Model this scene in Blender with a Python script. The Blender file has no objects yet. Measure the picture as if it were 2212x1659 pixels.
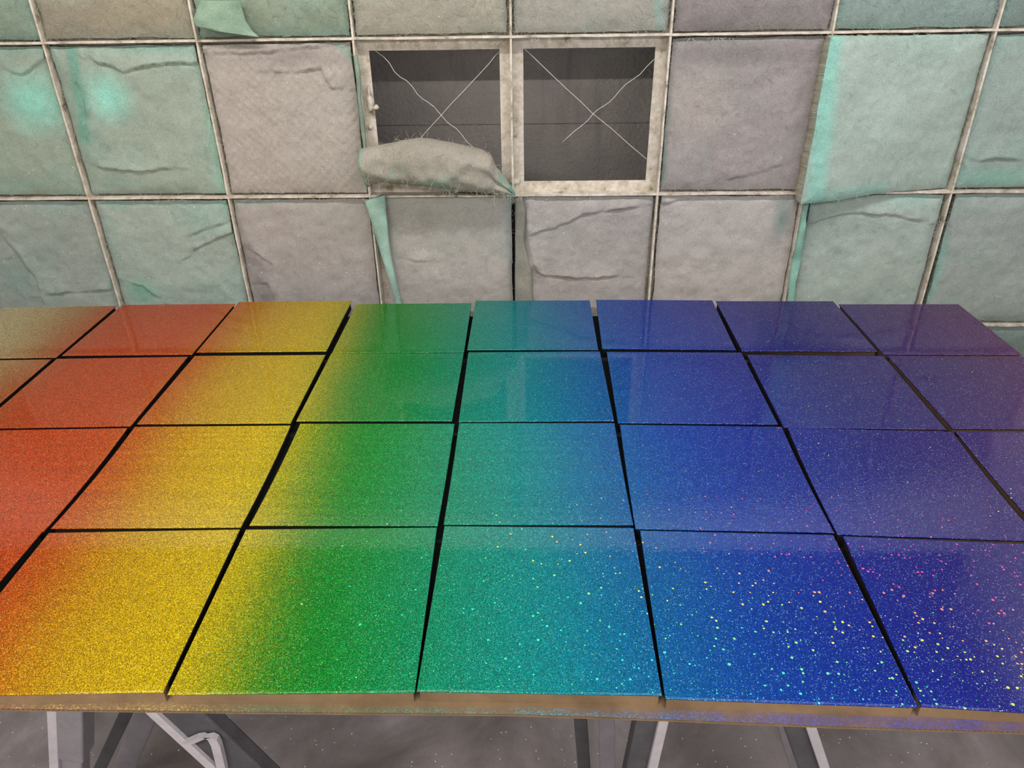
import bpy, bmesh, math, random
import numpy as np
from mathutils import Vector, Matrix, Euler

# ------------------------------------------------------------------ camera
FPX, CAM = 1592.878, (1.63192, -2.70365, 1.7748)
ROT = (1.06123, 0.01398, 0.02464)
scene = bpy.context.scene
COL = scene.collection
cam_data = bpy.data.cameras.new('camera')
cam_data.sensor_fit = 'HORIZONTAL'; cam_data.sensor_width = 36.0
cam_data.lens = FPX / 2212 * 36.0
cam_data.clip_start = 0.02
cam = bpy.data.objects.new('camera', cam_data); COL.objects.link(cam)
cam.location = CAM; cam.rotation_euler = ROT
scene.camera = cam
# ------------------------------------------------------------------ world, lamps, exposure
world = bpy.data.worlds.new('world'); scene.world = world; world.use_nodes = True
world.node_tree.nodes['Background'].inputs['Color'].default_value = (0.55, 0.58, 0.62, 1)
world.node_tree.nodes['Background'].inputs['Strength'].default_value = 0.05
scene.view_settings.view_transform = 'Standard'
scene.view_settings.look = 'None'
scene.view_settings.gamma = 1.0
scene.view_settings.use_curve_mapping = False
scene.view_settings.exposure = -0.5
cy = scene.cycles
cy.max_bounces = 4; cy.diffuse_bounces = 3; cy.glossy_bounces = 2; cy.transmission_bounces = 2; cy.sample_clamp_indirect = 4.0
# ceiling strip lamps (built below): x centre, y, length, watts, colour
LAMP_Z = 2.46
LAMPS = [(0.60, -3.30, 1.9, 112, (1.0, 0.95, 0.88)),
         (2.70, -3.30, 1.5, 68, (1.0, 0.97, 0.94)),
         (0.60, -0.85, 1.9, 29, (1.0, 0.96, 0.90)),
         (2.65, -0.85, 1.7, 28, (0.98, 0.98, 0.98))]

PI = math.pi
rng = np.random.default_rng(11)
random.seed(11)
M_CAM = np.array(Euler(ROT).to_matrix())

def ray(px, py):
    return M_CAM @ np.array([(px - 1106) / FPX, -(py - 829.5) / FPX, -1.0])
def on_y(px, py, y):                      # point of the photograph on the plane y = const
    d = ray(px, py); t = (y - CAM[1]) / d[1]
    return np.array(CAM) + t * d
def on_z(px, py, z):
    d = ray(px, py); t = (z - CAM[2]) / d[2]
    return np.array(CAM) + t * d
def lin(c):
    return tuple((v / 255 / 12.92) if v / 255 <= 0.04045 else ((v / 255 + 0.055) / 1.055) ** 2.4 for v in c)

# ------------------------------------------------------------------ mesh helpers
def obj(name, verts, faces, mat, parent=None, smooth=False, col=None):
    me = bpy.data.meshes.new(name)
    me.from_pydata([tuple(map(float, v)) for v in verts], [], [tuple(map(int, f)) for f in faces])
    if mat: me.materials.append(mat)
    if smooth: me.polygons.foreach_set('use_smooth', [True] * len(me.polygons))
    if col is not None:
        a = me.color_attributes.new('tint', 'FLOAT_COLOR', 'POINT')
        buf = np.ones((len(verts), 4), np.float32); buf[:, :3] = col
        a.data.foreach_set('color', buf.ravel())
    me.update()
    o = bpy.data.objects.new(name, me); COL.objects.link(o)
    if parent: o.parent = parent
    return o
def fix_normals(o):
    bm = bmesh.new(); bm.from_mesh(o.data); bmesh.ops.recalc_face_normals(bm, faces=bm.faces); bm.to_mesh(o.data); bm.free()
def empty(name, loc=(0, 0, 0), rz=0):
    o = bpy.data.objects.new(name, None); o.empty_display_size = 0.05; COL.objects.link(o)
    o.location = loc; o.rotation_euler = (0, 0, rz); return o
def tag(o, label=None, cat=None, group=None, kind=None):
    if label: o['label'] = label
    if cat: o['category'] = cat
    if group: o['group'] = group
    if kind: o['kind'] = kind
    return o
class MB:
    def __init__(self): self.v, self.f = [], []
    def add(self, v, f):
        n = len(self.v); self.v += [tuple(p) for p in v]; self.f += [tuple(i + n for i in q) for q in f]; return self
    def box(self, a, b):
        x0, y0, z0 = a; x1, y1, z1 = b
        return self.add([(x0,y0,z0),(x1,y0,z0),(x1,y1,z0),(x0,y1,z0),(x0,y0,z1),(x1,y0,z1),(x1,y1,z1),(x0,y1,z1)],
                        [(0,3,2,1),(4,5,6,7),(0,1,5,4),(1,2,6,5),(2,3,7,6),(3,0,4,7)])
    def bar(self, a, b, w, d, up=(0, 1, 0)):        # rectangular bar from a to b, w across, d along 'up'
        a, b = Vector(a), Vector(b); t = (b - a).normalized(); u = Vector(up); u = (u - t * u.dot(t)).normalized(); s = t.cross(u)
        pts = [p + s * (i * w / 2) + u * (j * d / 2) for p in (a, b) for i, j in ((-1,-1),(1,-1),(1,1),(-1,1))]
        return self.add(pts, [(0,1,2,3),(7,6,5,4),(0,4,5,1),(1,5,6,2),(2,6,7,3),(3,7,4,0)])
    def tube(self, pts, r, n=5):
        pts = [Vector(p) for p in pts]; base = len(self.v)
        for k, p in enumerate(pts):
            t = (pts[min(k+1, len(pts)-1)] - pts[max(k-1, 0)]).normalized()
            u = t.orthogonal().normalized() if abs(t.y) > 0.9 else (Vector((0,1,0)) - t * t.y).normalized()
            s = t.cross(u)
            for m in range(n):
                a = 2 * PI * m / n; self.v.append(tuple(p + (u * math.cos(a) + s * math.sin(a)) * r))
        for k in range(len(pts) - 1):
            for m in range(n):
                a = base + k*n + m; b = base + k*n + (m+1) % n
                self.f.append((a, b, b+n, a+n))
        self.f.append(tuple(base + m for m in range(n))[::-1]); self.f.append(tuple(base + (len(pts)-1)*n + m for m in range(n)))
        return self
    def build(self, name, mat, parent=None, smooth=False, bevel=0, seg=2):
        o = obj(name, self.v, self.f, mat, parent, smooth); fix_normals(o)
        if bevel:
            bm = bmesh.new(); bm.from_mesh(o.data)
            bmesh.ops.bevel(bm, geom=bm.edges[:], offset=bevel, segments=seg, affect='EDGES', profile=0.5, clamp_overlap=True)
            bm.to_mesh(o.data); bm.free()
        return o

_lat = np.random.default_rng(5).random((256, 256))
def vnoise(x, y):
    xi, yi = np.floor(x).astype(int), np.floor(y).astype(int); fx, fy = x - xi, y - yi
    fx = fx*fx*(3-2*fx); fy = fy*fy*(3-2*fy)
    g = lambda a, b: _lat[a % 256, b % 256]
    return (g(xi,yi)*(1-fx)+g(xi+1,yi)*fx)*(1-fy)+(g(xi,yi+1)*(1-fx)+g(xi+1,yi+1)*fx)*fy
def fbm(x, y, oct=4, seed=0):
    s, a, t = 0, 1, 0
    for k in range(oct):
        s = s + a * vnoise(x * 2**k + 17.3*seed + 7*k, y * 2**k + 9.1*seed + 3*k); t += a; a *= 0.5
    return s / t
def seg_dist(X, Z, pts):
    """unsigned distance and signed side to a polyline in (x, z)"""
    best = np.full(X.shape, 9.0); side = np.zeros(X.shape)
    for (ax, az), (bx, bz) in zip(pts[:-1], pts[1:]):
        dx, dz = bx-ax, bz-az; L = dx*dx+dz*dz + 1e-12
        t = np.clip(((X-ax)*dx + (Z-az)*dz)/L, 0, 1)
        ex, ez = X-(ax+t*dx), Z-(az+t*dz); d = np.hypot(ex, ez)
        m = d < best; best = np.where(m, d, best); side = np.where(m, np.sign(dx*ez-dz*ex), side)
    return best, side

# ------------------------------------------------------------------ materials
class NT:
    def __init__(self, name):
        self.m = bpy.data.materials.new(name); self.m.use_nodes = True
        self.t = self.m.node_tree; self.b = self.t.nodes['Principled BSDF']
    def n(self, kind, **kw):
        nd = self.t.nodes.new(kind)
        for k, v in kw.items(): setattr(nd, k, v)
        return nd
    def l(self, a, b): self.t.links.new(a, b)
    def math(self, op, a, b=None, c=None, clamp=False):
        nd = self.n('ShaderNodeMath', operation=op); nd.use_clamp = clamp
        for i, v in enumerate((a, b, c)):
            if v is None: continue
            if isinstance(v, (int, float)): nd.inputs[i].default_value = v
            else: self.l(v, nd.inputs[i])
        return nd.outputs[0]
    def mix(self, f, a, b, blend='MIX'):
        nd = self.n('ShaderNodeMix', data_type='RGBA', blend_type=blend)
        for s, v in ((0, f), (6, a), (7, b)):
            if isinstance(v, (int, float)): nd.inputs[s].default_value = v
            elif isinstance(v, tuple): nd.inputs[s].default_value = v if len(v) == 4 else (*v, 1)
            else: self.l(v, nd.inputs[s])
        return nd.outputs[2]
    def ramp(self, f, stops, interp='LINEAR'):
        nd = self.n('ShaderNodeValToRGB'); nd.color_ramp.interpolation = interp; e = nd.color_ramp.elements
        while len(e) < len(stops): e.new(0.5)
        for k, (p, c) in enumerate(stops):
            e[k].position = p; e[k].color = (*c, 1) if len(c) == 3 else c
        self.l(f, nd.inputs[0]); return nd.outputs[0]
    def pos(self): return self.n('ShaderNodeNewGeometry').outputs['Position']
    def noise(self, vec, scale, detail=3, rough=0.55, dist=0.0):
        nd = self.n('ShaderNodeTexNoise'); nd.inputs['Scale'].default_value = scale; nd.inputs['Detail'].default_value = detail
        nd.inputs['Roughness'].default_value = rough; nd.inputs['Distortion'].default_value = dist
        self.l(vec, nd.inputs['Vector']); return nd.outputs[0]
    def voro(self, vec, scale, feature='F1', dims='3D'):
        nd = self.n('ShaderNodeTexVoronoi', feature=feature, voronoi_dimensions=dims); nd.inputs['Scale'].default_value = scale
        self.l(vec, nd.inputs['Vector']); return nd
    def bump(self, h, strength, dist):
        nd = self.n('ShaderNodeBump'); nd.inputs['Strength'].default_value = strength; nd.inputs['Distance'].default_value = dist
        self.l(h, nd.inputs['Height']); return nd.outputs[0]
    def set(self, **kw):
        for k, v in kw.items():
            s = self.b.inputs[k.replace('_', ' ')]
            if hasattr(v, 'is_linked') or hasattr(v, 'links'): self.l(v, s)
            else: s.default_value = (*v, 1) if isinstance(v, tuple) and len(v) == 3 else v
        return self

def m_plain(name, c, rough=0.7, var=0.12, scale=12, bump=0.0, metal=0.0):
    N = NT(name); p = N.pos(); n = N.noise(p, scale, 5, 0.6)
    lo = tuple(max(0, v*(1-var)) for v in c); hi = tuple(v*(1+var) for v in c)
    N.set(Base_Color=N.ramp(n, [(0.3, lo), (0.7, hi)]), Roughness=rough, Metallic=metal)
    if bump: N.set(Normal=N.bump(N.noise(p, scale*8, 4), bump, 0.004))
    return N.m

def m_filter():
    N = NT('filter_fibre'); p = N.pos()
    at = N.n('ShaderNodeAttribute', attribute_name='tint')
    big = N.noise(p, 9, 2, 0.6)
    med = N.noise(p, 42, 2, 0.65, 0.6)
    # stretched, strongly distorted noise reads as matted fibres
    mp = N.n('ShaderNodeMapping'); mp.inputs['Scale'].default_value = (1, 1, 1.0); N.l(p, mp.inputs['Vector'])
    f1 = N.noise(mp.outputs[0], 150, 2, 0.7, 2.6)
    ridge = N.math('ABSOLUTE', N.math('SUBTRACT', f1, 0.5))
    fib = N.math('MULTIPLY', ridge, 5.0, clamp=True)
    fine = N.noise(p, 330, 1, 0.6, 0.8)
    v = N.math('ADD', N.math('MULTIPLY', big, 0.30), N.math('MULTIPLY', med, 0.24))
    v = N.math('ADD', v, N.math('MULTIPLY', fib, -0.30))
    v = N.math('ADD', v, N.math('MULTIPLY', fine, 0.62))
    v = N.math('ADD', v, 0.54)
    sc = N.n('ShaderNodeVectorMath', operation='SCALE'); N.l(at.outputs['Color'], sc.inputs[0]); N.l(v, sc.inputs['Scale'])
    c = sc.outputs[0]
    # stray glitter specks of overspray, thicker low down near the table
    vo = N.voro(p, 110); sep = N.n('ShaderNodeSeparateColor'); N.l(vo.outputs['Color'], sep.inputs[0])
    sx = N.n('ShaderNodeSeparateXYZ'); N.l(p, sx.inputs[0])
    dens = N.math('MULTIPLY_ADD', sx.outputs['Z'], -0.040, 0.058)
    dens = N.math('MULTIPLY', N.math('MAXIMUM', dens, 0.0015), N.math('MULTIPLY_ADD', sx.outputs['X'], -0.30, 1.35, clamp=False))
    on = N.math('LESS_THAN', sep.outputs[0], dens)
    dot = N.math('MULTIPLY', on, N.math('LESS_THAN', vo.outputs['Distance'], 0.17))
    c = N.mix(dot, c, (1.0, 0.97, 0.86, 1))
    N.set(Base_Color=c, Roughness=0.95, Specular_IOR_Level=0.15)
    h = N.math('ADD', N.math('MULTIPLY', fib, -0.5), N.math('MULTIPLY', med, 0.8))
    N.set(Normal=N.bump(h, 0.55, 0.004))
    return N.m

RAINBOW = [(-0.32, (226, 210, 168)), (-0.10, (204, 184, 132)), (0.02, (186, 140, 84)), (0.10, (184, 98, 48)), (0.20, (204, 74, 22)), (0.52, (206, 74, 14)),
           (0.61, (204, 112, 10)), (0.72, (212, 166, 6)), (0.94, (218, 190, 6)), (1.00, (170, 172, 12)), (1.09, (26, 142, 30)),
           (1.22, (10, 152, 56)), (1.38, (6, 156, 118)), (1.55, (2, 156, 158)), (1.72, (0, 116, 182)), (1.92, (0, 72, 188)),
           (2.15, (12, 40, 172)), (2.4, (38, 26, 140)), (2.7, (66, 30, 124)), (3.1, (108, 50, 112))]
def rainbow(N, p):
    sx = N.n('ShaderNodeSeparateXYZ'); N.l(p, sx.inputs[0])
    wob = N.math('MULTIPLY', N.math('SUBTRACT', N.noise(p, 3.2, 1), 0.5), 0.06)
    u = N.math('ADD', sx.outputs['X'], N.math('MULTIPLY_ADD', sx.outputs['Y'], 0.07, 0.03))
    u = N.math('ADD', u, wob)
    f = N.math('DIVIDE', N.math('ADD', u, 0.35), 3.55, clamp=True)
    return N.ramp(f, [((x + 0.35) / 3.55, lin(c)) for x, c in RAINBOW]), u, sx

def glitter(N, p, ux, sx):
    """flake cells: every cell has its own paint shade, brightness and tilt, a few are holographic"""
    vo = N.voro(p, 900); s = N.n('ShaderNodeSeparateColor'); N.l(vo.outputs['Color'], s.inputs[0])
    r, g, b = s.outputs
    # sprayed fades: neighbouring flakes belong to either shade, so the fade is mottled
    u = N.math('ADD', ux, N.math('MULTIPLY_ADD', r, 0.15, -0.075))
    base = N.ramp(N.math('DIVIDE', N.math('ADD', u, 0.35), 3.55, clamp=True), [((x + 0.35) / 3.55, lin(c)) for x, c in RAINBOW])
    k = N.math('POWER', b, 2.0)                         # few bright flakes, many dull ones
    dark_end = N.math('MULTIPLY_ADD', ux, 0.9, -1.0, clamp=True)    # blue and violet paint: sparser flakes
    lo = N.math('MULTIPLY_ADD', dark_end, 0.10, 0.24)
    amp = N.math('MULTIPLY_ADD', dark_end, -0.70, 1.10)
    val = N.math('MULTIPLY_ADD', k, amp, lo)
    sc = N.n('ShaderNodeVectorMath', operation='SCALE'); N.l(base, sc.inputs[0]); N.l(val, sc.inputs['Scale'])
    c = sc.outputs[0]
    hot = N.math('GREATER_THAN', g, N.math('MULTIPLY_ADD', dark_end, -0.012, 0.950))  # sparkle of the brightest flakes painted into the colour
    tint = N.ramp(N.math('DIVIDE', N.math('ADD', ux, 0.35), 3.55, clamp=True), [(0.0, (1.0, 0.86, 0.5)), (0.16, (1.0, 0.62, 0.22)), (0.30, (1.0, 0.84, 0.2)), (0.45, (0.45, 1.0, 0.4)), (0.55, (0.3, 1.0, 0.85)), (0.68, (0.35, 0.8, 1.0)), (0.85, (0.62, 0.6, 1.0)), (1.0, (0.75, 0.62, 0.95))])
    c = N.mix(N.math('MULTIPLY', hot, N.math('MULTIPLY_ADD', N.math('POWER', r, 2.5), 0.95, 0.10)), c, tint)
    # larger holographic flakes: diffraction glints painted as hue bands across the squares
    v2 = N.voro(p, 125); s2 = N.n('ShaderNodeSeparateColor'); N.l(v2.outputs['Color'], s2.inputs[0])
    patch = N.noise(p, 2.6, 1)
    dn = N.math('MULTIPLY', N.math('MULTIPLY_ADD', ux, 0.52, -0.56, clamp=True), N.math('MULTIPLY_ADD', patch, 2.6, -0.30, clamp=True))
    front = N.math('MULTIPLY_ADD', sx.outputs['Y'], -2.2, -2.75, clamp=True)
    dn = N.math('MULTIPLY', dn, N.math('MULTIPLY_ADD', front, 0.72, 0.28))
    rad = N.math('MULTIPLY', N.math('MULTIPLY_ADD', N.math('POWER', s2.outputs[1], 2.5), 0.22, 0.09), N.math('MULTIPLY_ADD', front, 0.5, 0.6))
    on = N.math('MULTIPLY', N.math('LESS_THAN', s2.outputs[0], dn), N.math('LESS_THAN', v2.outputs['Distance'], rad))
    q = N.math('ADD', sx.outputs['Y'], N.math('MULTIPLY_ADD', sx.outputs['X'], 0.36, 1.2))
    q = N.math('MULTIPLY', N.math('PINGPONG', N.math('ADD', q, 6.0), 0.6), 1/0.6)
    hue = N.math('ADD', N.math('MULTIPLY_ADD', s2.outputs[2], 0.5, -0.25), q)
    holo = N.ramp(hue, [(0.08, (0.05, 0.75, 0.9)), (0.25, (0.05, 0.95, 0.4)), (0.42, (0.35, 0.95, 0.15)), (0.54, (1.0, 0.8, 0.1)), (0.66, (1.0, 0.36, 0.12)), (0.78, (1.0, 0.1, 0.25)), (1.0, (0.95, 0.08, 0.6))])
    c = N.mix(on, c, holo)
    # flake tilt
    cb = N.n('ShaderNodeCombineXYZ'); N.l(N.math('SUBTRACT', r, 0.5), cb.inputs[0]); N.l(N.math('SUBTRACT', g, 0.5), cb.inputs[1])
    tl = N.n('ShaderNodeVectorMath', operation='SCALE'); N.l(cb.outputs[0], tl.inputs[0]); tl.inputs['Scale'].default_value = 0.9
    ge = N.n('ShaderNodeNewGeometry')
    ad = N.n('ShaderNodeVectorMath', operation='ADD'); N.l(ge.outputs['Normal'], ad.inputs[0]); N.l(tl.outputs[0], ad.inputs[1])
    nm = N.n('ShaderNodeVectorMath', operation='NORMALIZE'); N.l(ad.outputs[0], nm.inputs[0])
    N.l(nm.outputs[0], N.b.inputs['Normal'])
    return c, on

def m_panel():
    N = NT('glitter_paint'); p = N.pos()
    base, ux, sx = rainbow(N, p)
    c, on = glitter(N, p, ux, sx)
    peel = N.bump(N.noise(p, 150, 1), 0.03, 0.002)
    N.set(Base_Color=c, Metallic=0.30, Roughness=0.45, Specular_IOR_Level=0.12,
          Coat_Weight=0.60, Coat_Roughness=0.015, Coat_IOR=1.5, Coat_Normal=peel)
    return N.m

def m_card(name, dusted, gap_shade=False):
    N = NT(name); p = N.pos()
    n = N.noise(p, 14, 5, 0.6); c = N.ramp(n, [(0.3, lin((104, 84, 62))), (0.7, lin((132, 108, 82)))])
    if gap_shade:
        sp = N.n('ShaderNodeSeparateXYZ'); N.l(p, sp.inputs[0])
        bl = N.math('MULTIPLY_ADD', sp.outputs['X'], -1.1, 3.45, clamp=True)                     # gap shade painted black into the colour, fading to the right end
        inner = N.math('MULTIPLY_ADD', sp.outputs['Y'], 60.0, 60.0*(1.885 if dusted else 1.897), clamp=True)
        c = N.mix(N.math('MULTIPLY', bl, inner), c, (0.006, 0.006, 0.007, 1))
    if dusted:
        base, u, sx = rainbow(N, p)
        n2 = N.noise(p, 26, 4)
        edge = N.math('MULTIPLY_ADD', sx.outputs['Y'], -55.0, -55.0*1.900)      # only the front lip that no panel covers
        f = N.math('MULTIPLY', N.math('MULTIPLY', edge, 1.0, clamp=True), N.math('MULTIPLY_ADD', n2, 2.0, -0.35, clamp=True))
        vo = N.voro(p, 420); s = N.n('ShaderNodeSeparateColor'); N.l(vo.outputs['Color'], s.inputs[0])
        fl = N.n('ShaderNodeVectorMath', operation='SCALE'); N.l(base, fl.inputs[0]); N.l(N.math('MULTIPLY_ADD', N.math('POWER', s.outputs[0], 3.0), 2.2, 0.35), fl.inputs['Scale'])
        mist = N.mix(0.6, fl.outputs[0], lin((112, 98, 110)))
        c = N.mix(f, c, mist)
    N.set(Base_Color=c, Roughness=0.85, Specular_IOR_Level=0.2)
    return N.m

def m_rail():
    N = NT('dusty_cream_steel'); p = N.pos()
    n = N.noise(p, 22, 6, 0.7); n2 = N.noise(p, 90, 3)
    c = N.ramp(n, [(0.30, lin((112, 104, 80))), (0.42, lin((184, 174, 156))), (0.6, lin((218, 208, 198)))])
    c = N.mix(N.math('MULTIPLY_ADD', n2, 1.6, -0.80, clamp=True), c, lin((186, 170, 172)))
    N.set(Base_Color=c, Roughness=0.8, Specular_IOR_Level=0.25, Normal=N.bump(n2, 0.4, 0.002))
    return N.m

def m_plaster():
    N = NT('grey_plaster'); p = N.pos()
    n = N.noise(p, 5, 4); n2 = N.noise(p, 55, 5, 0.6)
    st = N.n('ShaderNodeMapping'); st.inputs['Scale'].default_value = (5, 1, 0.8); N.l(p, st.inputs['Vector'])
    run = N.noise(st.outputs[0], 1.6, 3)
    c = N.ramp(n, [(0.3, lin((196, 188, 188))), (0.7, lin((216, 208, 202)))])
    c = N.mix(N.math('MULTIPLY_ADD', run, 3.0, -1.75, clamp=True), c, lin((118, 106, 98)))
    N.set(Base_Color=c, Roughness=0.75, Normal=N.bump(n2, 1.0, 0.015))
    return N.m

def m_floor():
    N = NT('dusty_concrete'); p = N.pos()
    n = N.noise(p, 3.0, 6, 0.65, 0.4); n2 = N.noise(p, 70, 4)
    c = N.ramp(n, [(0.3, lin((84, 77, 75))), (0.55, lin((120, 113, 115))), (0.75, lin((152, 146, 150)))])
    vo = N.voro(p, 150); s = N.n('ShaderNodeSeparateColor'); N.l(vo.outputs['Color'], s.inputs[0])
    dot = N.math('MULTIPLY', N.math('LESS_THAN', s.outputs[0], 0.035), N.math('LESS_THAN', vo.outputs['Distance'], 0.2))
    c = N.mix(dot, c, (0.95, 0.95, 0.9, 1))
    N.set(Base_Color=c, Roughness=0.8, Normal=N.bump(n2, 0.35, 0.003))
    return N.m

MAT = dict(filter=m_filter(), panel=m_panel(), card=m_card('brown_cardboard', False), card_top=m_card('dusted_cardboard', True, True), backing=m_card('gap_shade_cardboard', False, True),
           rail=m_rail(), plaster=m_plaster(), floor=m_floor(),
           white=m_plain('white_booth_paint', (0.88, 0.87, 0.85), 0.5, 0.05, 4),
           dark=m_plain('dark_grey_paint', (0.07, 0.07, 0.072), 0.6, 0.15, 4),
           wire=m_plain('galvanised_wire', (0.62, 0.58, 0.52), 0.5, 0.1, 30),
           leg=m_plain('dusty_grey_plastic', lin((112, 107, 113)), 0.7, 0.15, 20, 0.3),
           leg_lit_edge=m_plain('pale_lit_plastic', lin((156, 150, 156)), 0.7, 0.12, 20, 0.3),
           leg_dark=m_plain('dusty_dark_plastic', lin((62, 60, 64)), 0.7, 0.25, 25, 0.3),
           sheet=m_plain('raw_metal_underside', lin((70, 68, 66)), 0.5, 0.1, 20),
           lamp_body=m_plain('lamp_housing', (0.7, 0.7, 0.7), 0.4, 0.04, 5))
N = NT('lamp_diffuser'); N.set(Base_Color=(0.9, 0.9, 0.88), Emission_Color=(1, 0.93, 0.82), Emission_Strength=5.0); MAT['tube'] = N.m; N.m.cycles.emission_sampling = 'NONE'

# ------------------------------------------------------------------ the room
PITCH, Z0 = 0.52, 0.55                      # filter grid pitch; height of the rail hidden behind the table
TOP = 1.735                                 # top of the filter bank
XL, XR, YF, CEIL = -1.15, 3.645, -5.0, 2.56
def struct(name, mb, mat, label=None, parent=None, cat=None):
    o = mb.build(name, MAT[mat], parent); 
    if parent is None: tag(o, label, cat or name.split('_')[0], kind='structure')
    return o
struct('floor', MB().box((XL-.1, YF-.1, -0.1), (XR+.1, 0.75, 0)), 'floor', 'dusty grey concrete floor flecked with glitter under the table')
struct('ceiling', MB().box((XL-.1, YF-.1, CEIL), (XR+.1, 0.75, CEIL+.1)), 'dark', 'dark grey booth ceiling above the filter wall')
struct('wall_left', MB().box((XL-.1, YF, 0), (XL, 0.75, CEIL)), 'white', 'white booth side wall left of the filter bank')
struct('wall_right', MB().box((XR, YF, 0), (XR+.1, 0.75, CEIL)), 'white', 'white booth side wall right of the filter bank')
struct('wall_front', MB().box((XL, YF-.1, 0), (XR, YF, CEIL)), 'white', 'white booth wall facing the filter bank')
struct('wall_upper', MB().box((XL, -0.03, TOP), (XR, 0.02, 2.13)), 'white', 'white painted wall above the filter bank')
struct('trim_1', MB().box((XL, -0.06, 2.13), (XR, 0.02, CEIL)), 'dark', 'unseen dark grey strip added above the white wall strip', cat='trim')  # added dark strip, cuts the pale reflection off the front row
wb = empty('wall_back'); tag(wb, 'grey plaster wall seen through the two open filter cells', 'wall', kind='structure')
zj = on_y(1250, 267, 0.62)[2]
MB().box((XL, 0.62, 0), (XR, 0.70, zj-0.0009)).build('wall_panel', MAT['plaster'], wb, bevel=0.0008, seg=1)
MB().box((XL, 0.62, zj+0.0009), (XR, 0.70, CEIL)).build('wall_panel', MAT['plaster'], wb, bevel=0.0008, seg=1)
MB().box((XL, 0.632, zj-0.01), (XR, 0.69, zj+0.01)).build('joint', MAT['sheet'], wb)

for k, (lx, ly, ll, w, c) in enumerate(LAMPS):
    t = empty('ceiling_light', (lx, ly, LAMP_Z))
    tag(t, 'long strip lamp on the ceiling, ' + ['far from the filter wall, left', 'far from the filter wall, right', 'nearest the filter wall, left', 'nearest the filter wall, right'][k], 'lamp', 'ceiling strip lamps')
    MB().box((-ll/2-.03, -.075, .03), (ll/2+.03, .075, .10)).build('housing', MAT['lamp_body'], t, bevel=.008)
    MB().tube([(-ll/2, -.03, .018), (ll/2, -.03, .018)], .013, 10).build('tube', MAT['tube'], t, True)
    MB().tube([(-ll/2, .03, .018), (ll/2, .03, .018)], .013, 10).build('tube', MAT['tube'], t, True)
    ld = bpy.data.lights.new('strip_light', 'AREA'); ld.shape = 'RECTANGLE'; ld.size = ll; ld.size_y = 0.09; ld.energy = w; ld.color = c
    lo = bpy.data.objects.new('strip_light', ld); COL.objects.link(lo); lo.parent = t; lo.location = (0, 0, -0.001)

# ------------------------------------------------------------------ filter frame (T rails)
frame = empty('filter_rack', (0, 0, 0)); tag(frame, 'cream dusty steel grid rack holding the filter pads on the wall', 'rack')
WEB_Y, WT, FL = -0.050, 0.0042, 0.040        # front of the web, half web thickness, half flange width
def rail(name, a, b, horizontal, seed):
    """T section swept from a to b (coordinates along the wall), slightly uneven"""
    L = b - a; n = max(2, int(L / 0.04)); mb = MB(); prof = [(-FL, 0), (-FL, -.004), (-WT, -.004), (-WT*.8, WEB_Y), (WT*.8, WEB_Y), (WT, -.004), (FL, -.004), (FL, 0)]
    V = []
    for k in range(n + 1):
        s = a + L*k/n
        w = 0.0022*(fbm(np.array(s*7.0), np.array(seed*3.7), 2, seed) - .5)
        for q, (o_, y) in enumerate(prof):
            e = 0.0022*(fbm(np.array(s*38.0), np.array(q*2.3), 3, seed) - .5) if q in (3, 4) else 0
            V.append((s, o_ + float(w) + float(e), y + float(e)))
    P = len(prof)
    F = [(k*P+m, k*P+(m+1) % P, (k+1)*P+(m+1) % P, (k+1)*P+m) for k in range(n) for m in range(P)]
    F += [tuple(range(P)), tuple(n*P+m for m in range(P))[::-1]]
    return V, F
ZR = [Z0 + PITCH*j for j in (-1, 0, 1, 2)]
for j, z in enumerate(ZR):
    for i in range(-1, 7):
        V, F = rail('r', i*PITCH, (i+1)*PITCH, True, 5*j+i+2)
        o = obj('horizontal_rail', [(s, y, z + o_) for s, o_, y in V], F, MAT['rail'], frame); fix_normals(o)
for i in range(-1, 8):
    for j in range(4):
        if i == 3 and j == 1: continue                     # the bare slit between two pads
        za, zb = ZR[j], (ZR[j+1] if j < 3 else TOP)
        V, F = rail('r', za, zb, False, 40+7*j+i)
        lean = 0.0
        o = obj('vertical_rail', [(i*PITCH + o_, y*.985 + .0012, s) for s, o_, y in V], F, MAT['rail'], frame); fix_normals(o)
N = NT('slit_shade_black'); N.set(Base_Color=(0.012, 0.012, 0.012), Roughness=0.8); MAT['black'] = N.m
MB().box((3*PITCH-.045, -.003, ZR[1]+.042), (3*PITCH+.045, .001, ZR[2]-.042)).build('slit_shade', MAT['black'], frame)  # black strip standing in for the deep shade inside the slit
# wires crossing the two open cells
def wire(pts):
    w = [on_y(px, py, 0.004) for px, py in pts]
    MB().tube(w, 0.0011, 6).build('support_wire', MAT['wire'], frame, True)
wire([(800, 96), (808, 108), (828, 122), (841, 136), (852, 155), (865, 167), (878, 174), (890, 186), (902, 204), (912, 213), (925, 221), (938, 231), (953, 249), (968, 266), (985, 277), (997, 290), (1008, 306), (1020, 316), (1034, 330)])
wire([(1100, 92), (1085, 106), (1070, 120), (1056, 138), (1030, 166), (1003, 195), (975, 224), (953, 249), (932, 272), (912, 294), (900, 310)])
wire([(1112, 88), (1128, 101), (1155, 126), (1190, 160), (1225, 193), (1256, 221), (1281, 246), (1320, 277), (1360, 313), (1396, 343), (1410, 356)])
wire([(1420, 122), (1411, 130), (1397, 144), (1382, 161), (1352, 182), (1341, 193), (1328, 209), (1316, 221), (1304, 229), (1291, 237), (1281, 246), (1270, 260), (1256, 272), (1240, 284), (1228, 295), (1216, 306)])
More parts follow.
